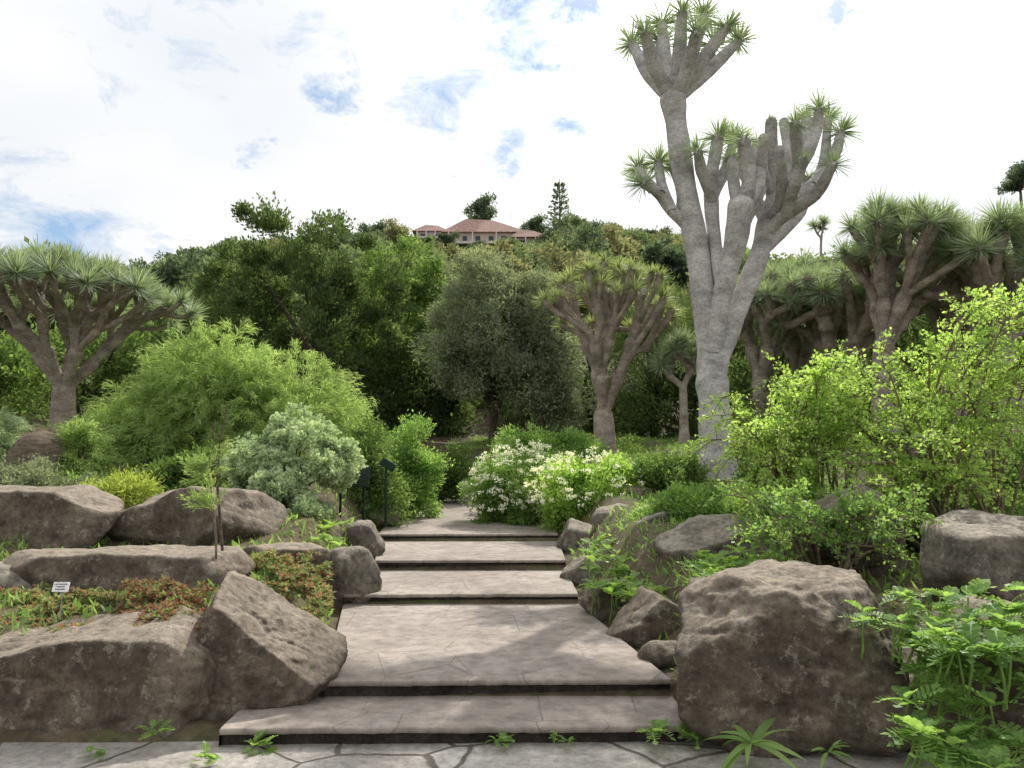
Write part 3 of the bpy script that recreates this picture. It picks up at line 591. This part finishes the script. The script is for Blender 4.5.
g = MB(); tube(g, [P(224, 570, 6.6), P(220, 520, 6.6), P(217, 480, 6.6), P(220, 440, 6.6), P(228, 402, 6.6)], [.014, .013, .012, .010, .007], 6)
tube(g, [P(217, 478, 6.6), P(213, 445, 6.6), P(215, 420, 6.6)], [.008, .006, .004], 5)
solo('bare_stem', g, M['thatch'], 'tall thin bare stem rising beside the feathery sapling', 'plant', P(212, 560, 6.6))
# ------------------------------------------------------------------ lobed leaved plants
def lobedplant(name, label, spots, L, nleaf, mat, T=TL, W=None, group=None, cat='plant', up=.25, stems=True):
    spots = np.array(spots); b = spots.mean(0); b[2] = spots[:, 2].min()-.15
    t = thing(name, label, cat, b, group); lf = MB()
    for s in spots:
        a = rng.uniform(0, 6.28, nleaf); e = rng.uniform(-.15, .9, nleaf)
        U = np.stack([np.cos(a)*np.cos(e), np.sin(a)*np.cos(e), np.sin(e)+up*.3], -1)
        N = unit(np.array([0, 0, 1.])+rdir(nleaf)*.35); sz = rng.uniform(.6, 1.15, nleaf)
        place(lf, T, s+U*.015+rdir(nleaf)*.01, U, N, L*sz, (W or L*.75)*sz)
        if stems:
            st = MB(); q = s+np.array([rng.uniform(-.05, .05), rng.uniform(0, .12), -rng.uniform(.15, .3)]); tube(st, [q, (q+s)/2+[.01, 0, 0], s], [.009, .007, .005], 5)
            part('stem', st, M['weed'], t)
    part('leaves', lf, M[mat], t)
    return t
def spots(n, x0, y0, x1, y1, Ya, Yb, jy=.12):
    out = []
    for _ in range(n):
        px, py = rng.uniform(x0, x1), rng.uniform(y0, y1); out.append(P(px, py, Yb+(Ya-Yb)*(py-y0)/(y1-y0)+rng.uniform(-jy, jy)))
    return out
lobedplant('lobed_leaf_plant', 'large plant of lobed green leaves filling the lower right corner', spots(36, 905, 640, 1060, 775, 3.5, 4.1)+spots(18, 940, 590, 1060, 660, 3.8, 4.3), .13, 9, 'lush')
lobedplant('lobed_leaf_plant', 'lobed green plant below the mottled grey boulder at the right', spots(24, 855, 595, 960, 660, 4.0, 4.5), .10, 8, 'lush')
lobedplant('lobed_leaf_plant', 'patch of lobed leaves in front of the pale angular boulder', spots(44, 585, 555, 700, 600, 6.6, 8.2), .12, 8, 'weed')
lobedplant('lobed_leaf_plant', 'patch of lobed leaves above the largest right boulder', spots(44, 690, 552, 810, 588, 5.6, 6.8), .11, 8, 'weed')
lobedplant('lobed_leaf_plant', 'patch of lobed leaves behind the flat stone by the fourth step', spots(24, 590, 532, 670, 565, 8.2, 9.4), .12, 8, 'weed')
lobedplant('lobed_leaf_plant', 'low lobed leaves behind the tan blocky boulder left of the steps', spots(18, 280, 520, 345, 548, 8.4, 9.5), .11, 8, 'weed')
lobedplant('strap_leaf_plant', 'broad strap leaved weed at the foot of the largest right boulder', [P(752, 745, 4.08)], .26, 15, 'lush', T=TS, W=.045, stems=False, up=-.4)
lobedplant('strap_leaf_plant', 'small strap leaved weed right of the broad strap leaved one', [P(828, 752, 4.0)], .12, 10, 'lush', T=TS, W=.022, stems=False)
for px, py, lab, L in ((652, 732, 'little weed at the right end of the first step', .10), (688, 738, 'little weed touching the foot of the largest right boulder', .09), (496, 741, 'little weed at the middle foot of the first step', .07), (254, 746, 'little upright weed at the left foot of the first step', .08), (327, 690, 'little weed at the left end of the second step', .06), (655, 657, 'little weed at the right edge of the long landing', .07), (205, 760, 'little weed in the paving below the peaked wedge boulder', .07), (95, 752, 'little weed in the paving at the lower left', .05), (558, 740, 'tiny weed right of the middle foot of the first step', .04), (150, 730, 'little weed between the two lowest left boulders', .07)):
    Yw = 4.42 if py > 725 else (5.1 if py > 680 else 6.0)
    Yw = min(Yw, 1.58/math.tan(math.atan((py-384)/F)-PITCH)) if py > 745 else Yw
    lobedplant('weed', lab, [P(px, py, Yw), P(px+9, py+3, Yw)], L, 8, 'weed', stems=False, up=.6)
# ------------------------------------------------------------------ succulent patches
def patch(label, x0, y0, x1, y1, Ya, Yb, n, mat, L=.04):
    S = np.array(spots(n*2, x0, y0, x1, y1, Ya, Yb, .2)); nz = np.sin(S[:, 0]*7+1)*np.sin(S[:, 1]*6)+np.sin(S[:, 0]*15)*.4+rng.normal(size=len(S))*.25
    S = S[nz > -.1][:n]; n = len(S); S[:, 2] += .05*np.sin(S[:, 0]*9)*np.sin(S[:, 1]*7)-.01; b = S.mean(0); b[2] = S[:, 2].min()-.05
    t = thing('succulent_patch', label, 'succulents', b); lf = MB(); m = 16
    a = rng.uniform(0, 6.28, (n, m)); e = rng.uniform(0, 1.3, (n, m))
    U = np.stack([np.cos(a)*np.cos(e), np.sin(a)*np.cos(e), np.sin(e)], -1).reshape(-1, 3)
    place(lf, TB, np.repeat(S, m, 0)+U*.01, U, rdir(n*m)+[0, 0, 1.5], L*rng.uniform(.6, 1.4, n*m), L*.5)
    part('leaves', lf, M[mat], t)
patch('green and red succulents growing beside the white plant label', -40, 590, 140, 660, 4.95, 6.0, 1100, 'red')
patch('deep red succulents between the long low boulder and the peaked wedge boulder', 120, 586, 215, 634, 5.05, 5.8, 340, 'redder')
patch('mixed red and green succulents beside the flat stone left of the landing', 240, 556, 330, 615, 5.8, 7.2, 480, 'red')
# ------------------------------------------------------------------ ground cover
n = 90000; gx = rng.uniform(-9, 9, n); gy = rng.uniform(4.9, 26, n)
keep = (gx < np.interp(gy, PY, PL)-.12) | (gx > np.interp(gy, PY, PR)+.12)
nz = np.sin(gx*2.1+gy)*np.sin(gy*1.7-gx*.8)+rng.normal(size=n)*.4; keep &= nz > -.35; gx, gy = gx[keep], gy[keep]
gg = terr(gx, gy); lf = MB(); n = len(gx)
place(lf, TD, np.stack([gx, gy, gg-.005], -1), unit(rdir(n)+[0, 0, 1.1]), rdir(n), rng.uniform(.04, .15, n), rng.uniform(.012, .04, n))
tag(link('ground_cover', lf.mesh('ground_cover', M['lush'])), 'low green weeds and grass covering the beds beside the path', 'ground cover', kind='stuff')
# ------------------------------------------------------------------ small built things
def boxm(mb, c, s, R=None, mi=0, bev=0):
    v = np.array([[x, y, z] for x in (-.5, .5) for y in (-.5, .5) for z in (-.5, .5)])*np.array(s)
    if R is not None: v = v@np.array(R).T
    mb.add(v+np.array(c), np.array([[0, 1, 3, 2], [4, 6, 7, 5], [0, 4, 5, 1], [2, 3, 7, 6], [0, 2, 6, 4], [1, 5, 7, 3]]), mi)
def rotm(ax, a): return np.array(Matrix.Rotation(a, 3, ax))
p = P(61, 604, 5.2); t = thing('plant_label', 'small white plant label on a stake among the succulents at the left', 'sign', p)
g = MB(); tube(g, [p-[0, 0, .1], p+[0, .01, .12]], [.004, .004], 6); part('stake', g, M['metal'], t)
Rm = rotm('X', -.35); c = P(61, 587, 5.18)
g = MB(); boxm(g, c, (.11, .006, .066), Rm); pl = part('plate', g, M['plate'], t, smooth=False)
g = MB()
for k, w in enumerate((.08, .06, .07)): boxm(g, c+Rm@np.array([0, -.006, .018-.017*k]), (w, .002, .005), Rm)
part('lettering', g, M['ink'], t, smooth=False, par=pl)
p = P(386, 512, 11.6); t = thing('garden_sign', 'small dark green sign on a post left of the upper path', 'sign', p)
g = MB(); tube(g, [p-[0, 0, .2], P(386, 466, 11.6)], [.022, .022], 8); part('post', g, M['green'], t)
g = MB(); c = P(388, 465, 11.57); boxm(g, c, (.24, .03, .13), rotm('Y', .55)); part('board', g, M['green'], t, smooth=False)
p = P(352, 508, 10.9); t = thing('information_board', 'dark low information board on two legs behind the silvery bush', 'sign', p)
for s in (-.17, .17):
    g = MB(); tube(g, [p+[s, 0, -.3], p+[s, 0, .42]], [.02, .02], 8); part('leg', g, M['green'], t)
g = MB(); boxm(g, p+[0, -.03, .46], (.50, .03, .34), rotm('X', -.5)); part('board', g, M['green'], t, smooth=False)
p = P(38, 492, 11.3); t = thing('thatched_hut', 'low round thatched hut behind the far left boulder', 'hut', p); R_ = 27/F*11.3
g = MB(); tube(g, [p-[0, 0, .3], p+[0, 0, .4]], [R_*.85, R_*.85], 24, cap=False); part('wall', g, M['thatch'], t)
g = MB(); z = np.linspace(0, 1, 9); top = P(38, 430, 11.3)[2]-p[2]-.35
tube(g, [p+[0, 0, .35+top*k] for k in z], [R_*1.1*math.sqrt(max(1-k**2, .003)) for k in z], 28, cap=False, wob=.03); part('roof', g, M['thatch'], t)
A = P(850, 500, 9.0); B = P(1060, 500, 9.0); t = thing('wooden_fence', 'brown wooden rail fence behind the bright arching shrub', 'fence', A)
for k in range(4):
    q = A+(B-A)*k/3; g = MB(); tube(g, [q-[0, 0, .4], q+[0, 0, .55]], [.05, .045], 8); part('post', g, M['wood'], t)
for hh in (.15, .42):
    g = MB(); tube(g, [A+[-.1, -.06, hh], (A+B)/2+[0, -.06, hh+.02], B+[.1, -.06, hh]], [.035]*3, 8); part('rail', g, M['wood'], t)
# ------------------------------------------------------------------ far house on the hill
def house(label, x0, x1, yb_, ye, yt, Y, roofc, nw, r0, r1):
    c0 = P(x0, yb_, Y); c1 = P(x1, yb_, Y); w = c1[0]-c0[0]; cx = (c0[0]+c1[0])/2; zb = c0[2]; he = P(x0, ye, Y)[2]-zb; dp = w*.45
    hr = P(x0, yt, Y+dp*.5)[2]-zb
    t = thing('hillside_house', label, 'house', (cx, Y, zb))
    g = MB(); boxm(g, (cx, Y+dp/2, zb+he/2-2), (w, dp, he+4)); part('wall', g, M[roofc], t, smooth=False)
    e = .8; a = [(-w/2-e, -e, he), (w/2+e, -e, he), (w/2+e, dp+e, he), (-w/2-e, dp+e, he), (-w/2+w*r0, dp*.5, hr), (-w/2+w*r1, dp*.5, hr*.95)]
    g = MB(); g.add(np.array(a)+np.array([cx, Y, zb+.03]), [np.array([[0, 1, 5, 4], [2, 3, 4, 5], [0, 3, 2, 1]]), np.array([[1, 2, 5], [3, 0, 4]])]); part('roof', g, M['tile'], t, smooth=False)
    for k in range(nw):
        x = cx-w/2+w*(k+.5)/nw; ww = w/nw*random.uniform(.4, .65); g = MB(); boxm(g, (x, Y-.03, zb+he*.52), (ww, .12, he*.5)); f = part('window', g, M['wallp'], t, smooth=False)
        g = MB(); boxm(g, (x, Y-.12, zb+he*.52), (ww*.85, .06, he*.44)); part('pane', g, M['glass'], t, smooth=False, par=f)
    g = MB(); boxm(g, (cx+.5, Y-1.6, zb-.35), (w*1.08, 3, .5)); part('terrace', g, M['wallp'], t, smooth=False)
    for k in range(4):
        g = MB(); boxm(g, (cx-w*.45+w*.3*k, Y-.7, zb+he/2), (.25, .25, he)); part('column', g, M['wallp'], t, smooth=False)
    return t
house('long hilltop house with a sloping reddish roof and terrace', 445, 524, 245, 233, 219, 148, 'wallt', 6, .25, .6)
house('low right wing of the hilltop house beside the tiered conifer', 514, 547, 247, 238, 230, 145, 'wallt', 2, .2, .6)
house('small pale annex left of the long hilltop house', 416, 446, 240, 232, 225, 152, 'wallp', 2, .3, .7)
# hill trees
def blobtree(seed, rad, mat, nc=26, rc=.34, L=.36, W=.2, cone=False):
    mb = MB(); c = np.array([0, 0, rad[2]*.95+.8])
    if cone:
        for k in range(9):
            z = 1.0+k*1.06; R = 2.7*(1-k/10)+.3; n = 190; a = rng.uniform(0, 6.28, n); aa = np.round(a/6.28*7)/7*6.28+rng.normal(size=n)*.10+k; r = R*rng.uniform(.05, 1, n)**.8
            Pp = np.stack([r*np.cos(aa), r*np.sin(aa), z+.2*r+rng.normal(size=n)*.07], -1); place(mb, TD, Pp, unit(rdir(n)*.5+np.stack([np.cos(aa), np.sin(aa), aa*0+.35], -1)), rdir(n), .52, .22)
        tube(mb, [(0, 0, -2), (0, 0, 5), (0, 0, 10.8)], [.28, .18, .06], 6, 1)
    else:
        Pp, Out, CC = scatter(c, rad, nc, rc*min(rad), 26, 7, .2, -.6, (.4, .95)); leaves(mb, Pp, Out, L, W); tube(mb, [(0, 0, -2), (0, 0, c[2])], [.25, .15], 6, 1)
        for q in CC[:6]: tube(mb, [(0, 0, c[2]*.5), q], [.12, .04], 4, 1)
    return mb.mesh('hillside_tree', [M[mat], M['bark']])
KIND = [blobtree(1, (2.6, 2.6, 2.2), 'far'), blobtree(2, (2.2, 2.2, 2.8), 'far3'), blobtree(3, (3.0, 3.0, 1.8), 'far'), blobtree(4, (2.4, 2.4, 2.0), 'far2'), blobtree(5, (1.8, 1.8, 3.2), 'far3')]
KH = [5.4, 6.7, 4.6, 5.0, 7.4]
LABK = ['mid green bushy tree on the wooded hillside', 'dark green tall tree on the wooded hillside', 'broad mid green tree on the wooded hillside', 'dry yellowish tree on the wooded hillside', 'narrow dark green tree on the wooded hillside']
GRK = ['mid green bushy hillside trees', 'dark green tall hillside trees', 'broad mid green hillside trees', 'dry yellowish hillside trees', 'narrow dark hillside trees']
LX = [-200, 100, 150, 215, 260, 360, 408, 416, 550, 558, 600, 690, 760, 830, 900, 1200]
LY = [255, 262, 260, 240, 236, 226, 232, 243, 247, 232, 228, 236, 256, 258, 240, 240]
cnt = 0; tries = 0; used = []
while cnt < 240 and tries < 9000:
    tries += 1; Y = 38+125*rng.random()**.8; u = rng.uniform(-.78, .78); x = u*Y
    s = rng.uniform(.7, 1.55)*(1.0 if Y > 80 else .9)
    k = int(rng.choice(5, p=[.24, .28, .16, .12, .20])); z = gz(x, Y)-.3; px, py = proj((x, Y, z+KH[k]*s)); lim = np.interp(px, LX, LY)
    if Y > 138 and 414 < px < 552: continue
    if py < lim:
        zl = P(px, lim+rng.uniform(-3, 9), Y)[2]; s = (zl-z)/KH[k]
        if s < .42: continue
    if any((x-a)**2+(Y-b)**2 < (2.3*s+1.8)**2 for a, b in used): continue
    o = link('hillside_tree', KIND[k]); o.location = (x, Y, z)
    o.rotation_euler = (0, 0, rng.uniform(0, 6.28)); sw = rng.uniform(.9, 1.25); o.scale = (s*sw, s*sw, s); tag(o, LABK[k], 'tree', GRK[k]); used.append((x, Y)); cnt += 1
lf = MB(); n = 150000; gy = 28+150*rng.random(n)**.75; gx = gy*rng.uniform(-.85, .85, n); gg = terr(gx, gy); cl = np.sin(gx*.7)*np.sin(gy*.6+gx*.2)
place(lf, TD, np.stack([gx, gy, gg+rng.uniform(0, 1, n)**2*(1.3+cl)*np.where(gy > 125, .6, 1)], -1), unit(rdir(n)+[0, 0, .5]), rdir(n), .25+gy*.0025, .12+gy*.0014)
tag(link('hillside_scrub', lf.mesh('hillside_scrub', M['far'])), 'low green scrub covering the hillside between its trees', 'scrub', kind='stuff')
o = link('araucaria_tree', blobtree(9, (1, 1, 1), 'far3', cone=True)); p = P(560, 236, 150); o.location = (p[0], 150, p[2]-.4); o.scale = (1.05, 1.05, 1.18)
tag(o, 'tiered conifer standing against the sky right of the hilltop house', 'tree')
for px, ptop, Y, s, sw, k, lab in ((1018, 160, 60, .55, 1, 1, 'dark tree top against the sky at the right edge'), (590, 220, 148, 1.1, 1.2, 1, 'dark tree right of the tiered conifer'), (553, 226, 143, .9, 1.1, 1, 'dark tree hiding the foot of the tiered conifer'), (396, 224, 140, 1.1, 1.2, 3, 'yellowish tree left of the pale annex'), (378, 220, 145, 1.3, 1.1, 1, 'dark tree on the ridge left of the yellowish one'),
        (483, 193, 158, 1.5, .95, 1, 'round dark tree against the sky behind the hilltop house roof'), (614, 222, 150, 1.0, 1.2, 0, 'bushy ridge tree second to the right of the tiered conifer'), (577, 214, 156, 1.2, 1.2, 0, 'bushy tree behind the foot of the tiered conifer'), (448, 231, 140, .7, 1.2, 4, 'small narrow tree in front of the left corner of the hilltop house'), (512, 237, 141, .6, 1.4, 0, 'small bush tree in front of the right half of the hilltop house'), (478, 240, 140, .5, 1.5, 1, 'small dark bush tree in front of the middle of the hilltop house'), (428, 235, 140, .6, 1.2, 1, 'small dark tree in front of the pale annex'), (655, 226, 150, 1.0, 1.2, 4, 'narrow ridge tree behind the middle dragon tree'), (635, 232, 140, .8, 1.2, 3, 'yellowish ridge tree above the middle dragon tree'), (536, 214, 155, 1.1, 1.1, 1, 'dark tree top behind the right wing of the hilltop house')):
    o = link('ridge_tree', KIND[k]); p = P(px, ptop, Y); o.location = (p[0], Y, p[2]-KH[k]*s); o.scale = (s*sw, s*sw, s); tag(o, lab, 'tree')
# ------------------------------------------------------------------ camera, sun, sky
cam = bpy.data.cameras.new('camera'); cam.sensor_width = 36; cam.lens = F*36/1024; cam.clip_end = 3000; cam.clip_start = .05
co = bpy.data.objects.new('camera', cam); COL.objects.link(co); co.location = (0, 0, CH); co.rotation_euler = (math.pi/2+PITCH, 0, 0); SC.camera = co
EL, AZ = math.radians(46), math.radians(22)
sd = Vector((math.sin(AZ)*math.cos(EL), math.cos(AZ)*math.cos(EL), math.sin(EL)))
sl = bpy.data.lights.new('sun', 'SUN'); sl.energy = 5.0; sl.angle = math.radians(.5); sl.color = (1, .95, .87)
so = bpy.data.objects.new('sun', sl); COL.objects.link(so); so.rotation_euler = (-sd).to_track_quat('-Z', 'Y').to_euler(); so.location = (0, 0, 30)
w = bpy.data.worlds.new('World'); SC.world = w; w.use_nodes = True; nt = w.node_tree; nt.nodes.clear(); L = nt.links
sky = nd(nt, 'ShaderNodeTexSky', sky_type='NISHITA'); sky.sun_disc = False; sky.sun_elevation = EL; sky.sun_rotation = AZ
tc = nd(nt, 'ShaderNodeTexCoord'); nrm = nd(nt, 'ShaderNodeVectorMath', operation='NORMALIZE'); L.new(tc.outputs['Generated'], nrm.inputs[0])
mpw = nd(nt, 'ShaderNodeMapping'); mpw.inputs['Scale'].default_value = (1, 1, 1.7); L.new(nrm.outputs[0], mpw.inputs[0])
nw_ = nd(nt, 'ShaderNodeTexNoise', Scale=8.0, Detail=8.0, Roughness=.66); L.new(mpw.outputs[0], nw_.inputs['Vector'])
sb = nd(nt, 'ShaderNodeVectorMath', operation='SUBTRACT'); L.new(nw_.outputs['Color'], sb.inputs[0]); sb.inputs[1].default_value = (.5, .5, .5)
sc_ = nd(nt, 'ShaderNodeVectorMath', operation='SCALE'); L.new(sb.outputs[0], sc_.inputs[0]); sc_.inputs['Scale'].default_value = .24
wd = nd(nt, 'ShaderNodeVectorMath', operation='ADD'); L.new(nrm.outputs[0], wd.inputs[0]); L.new(sc_.outputs[0], wd.inputs[1])
def vdir(px, py): return unit(P(px, py, 1.0)-np.array([0, 0, CH]))
acc = None
for px, py, rr, wt in ((330, 88, 42, .9), (50, 232, 85, .8), (130, 248, 42, .7), (500, 156, 40, .9), (440, 90, 60, .68), (548, 5, 100, 1.), (835, -5, 66, .95), (240, 150, 22, .7), (578, 133, 34, .8), (880, 45, 36, .8), (20, 205, 30, .7), (700, -250, 300, .8), (200, -350, 300, .8)):
    d = vdir(px, py); dt = nd(nt, 'ShaderNodeVectorMath', operation='DISTANCE'); L.new(wd.outputs[0], dt.inputs[0]); dt.inputs[1].default_value = d
    mr = nd(nt, 'ShaderNodeMapRange', interpolation_type='SMOOTHSTEP'); L.new(dt.outputs['Value'], mr.inputs[0]); mr.inputs[1].default_value = 0; mr.inputs[2].default_value = rr/F*1.5; mr.inputs[3].default_value = wt; mr.inputs[4].default_value = 0
    if acc is None: acc = mr.outputs[0]
    else:
        mx = nd(nt, 'ShaderNodeMath', operation='MAXIMUM'); L.new(acc, mx.inputs[0]); L.new(mr.outputs[0], mx.inputs[1]); acc = mx.outputs[0]
mp = nd(nt, 'ShaderNodeMapping'); mp.inputs['Scale'].default_value = (1, 1, 1.8); L.new(nrm.outputs[0], mp.inputs[0])
n1 = nd(nt, 'ShaderNodeTexNoise', Scale=12.0, Detail=10.0, Roughness=.68, Distortion=.5); L.new(mp.outputs[0], n1.inputs['Vector'])
ad = nd(nt, 'ShaderNodeMath', operation='MULTIPLY_ADD'); L.new(n1.outputs['Fac'], ad.inputs[0]); ad.inputs[1].default_value = 1.8; ad.inputs[2].default_value = -.9
sm = nd(nt, 'ShaderNodeMath', operation='ADD'); L.new(acc, sm.inputs[0]); L.new(ad.outputs[0], sm.inputs[1])
blue = ramp(nt, [(.42, 0.0), (.98, 1.0)], sm.outputs[0])
n2 = nd(nt, 'ShaderNodeTexNoise', Scale=2.2, Detail=7.0, Roughness=.5); L.new(mp.outputs[0], n2.inputs['Vector'])
cl = ramp(nt, [(.30, (.84, .88, .93)), (.44, (.92, .94, .965)), (.54, (.985, .99, 1.0)), (.60, (1.02, 1.02, 1.02))], n2.outputs['Fac'])
dp_ = nd(nt, 'ShaderNodeVectorMath', operation='DOT_PRODUCT'); L.new(nrm.outputs[0], dp_.inputs[0]); dp_.inputs[1].default_value = sd
gl = nd(nt, 'ShaderNodeFloatCurve')
cv = gl.mapping.curves[0]; cv.points[0].location = (0, .125); cv.points[1].location = (1, 1.0)
for a_, b_ in ((.5, .135), (.85, .130), (.93, .143), (.965, .23), (.985, .55)): cv.points.new(a_, b_)
gl.mapping.update()
hm = nd(nt, 'ShaderNodeMath', operation='MULTIPLY_ADD'); L.new(dp_.outputs['Value'], hm.inputs[0]); hm.inputs[1].default_value = .5; hm.inputs[2].default_value = .5
L.new(hm.outputs[0], gl.inputs['Value'])
g4 = nd(nt, 'ShaderNodeMath', operation='MULTIPLY'); L.new(gl.outputs[0], g4.inputs[0]); g4.inputs[1].default_value = 8.0
cmul = nd(nt, 'ShaderNodeVectorMath', operation='SCALE'); L.new(cl.outputs[0], cmul.inputs[0]); L.new(g4.outputs[0], cmul.inputs['Scale'])
skc = mixc(nt, 1.0, sky.outputs[0], (.12, .12, .12), 'MULTIPLY')
skc = mixc(nt, .5, skc, (.40, .64, .94))
fin = mixc(nt, blue.outputs[0], cmul.outputs[0], skc)
bg = nd(nt, 'ShaderNodeBackground', Strength=1.0); L.new(fin, bg.inputs[0]); ow = nd(nt, 'ShaderNodeOutputWorld'); L.new(bg.outputs[0], ow.inputs[0])
SC.view_settings.view_transform = 'Standard'; SC.view_settings.look = 'None'; SC.view_settings.exposure = 0
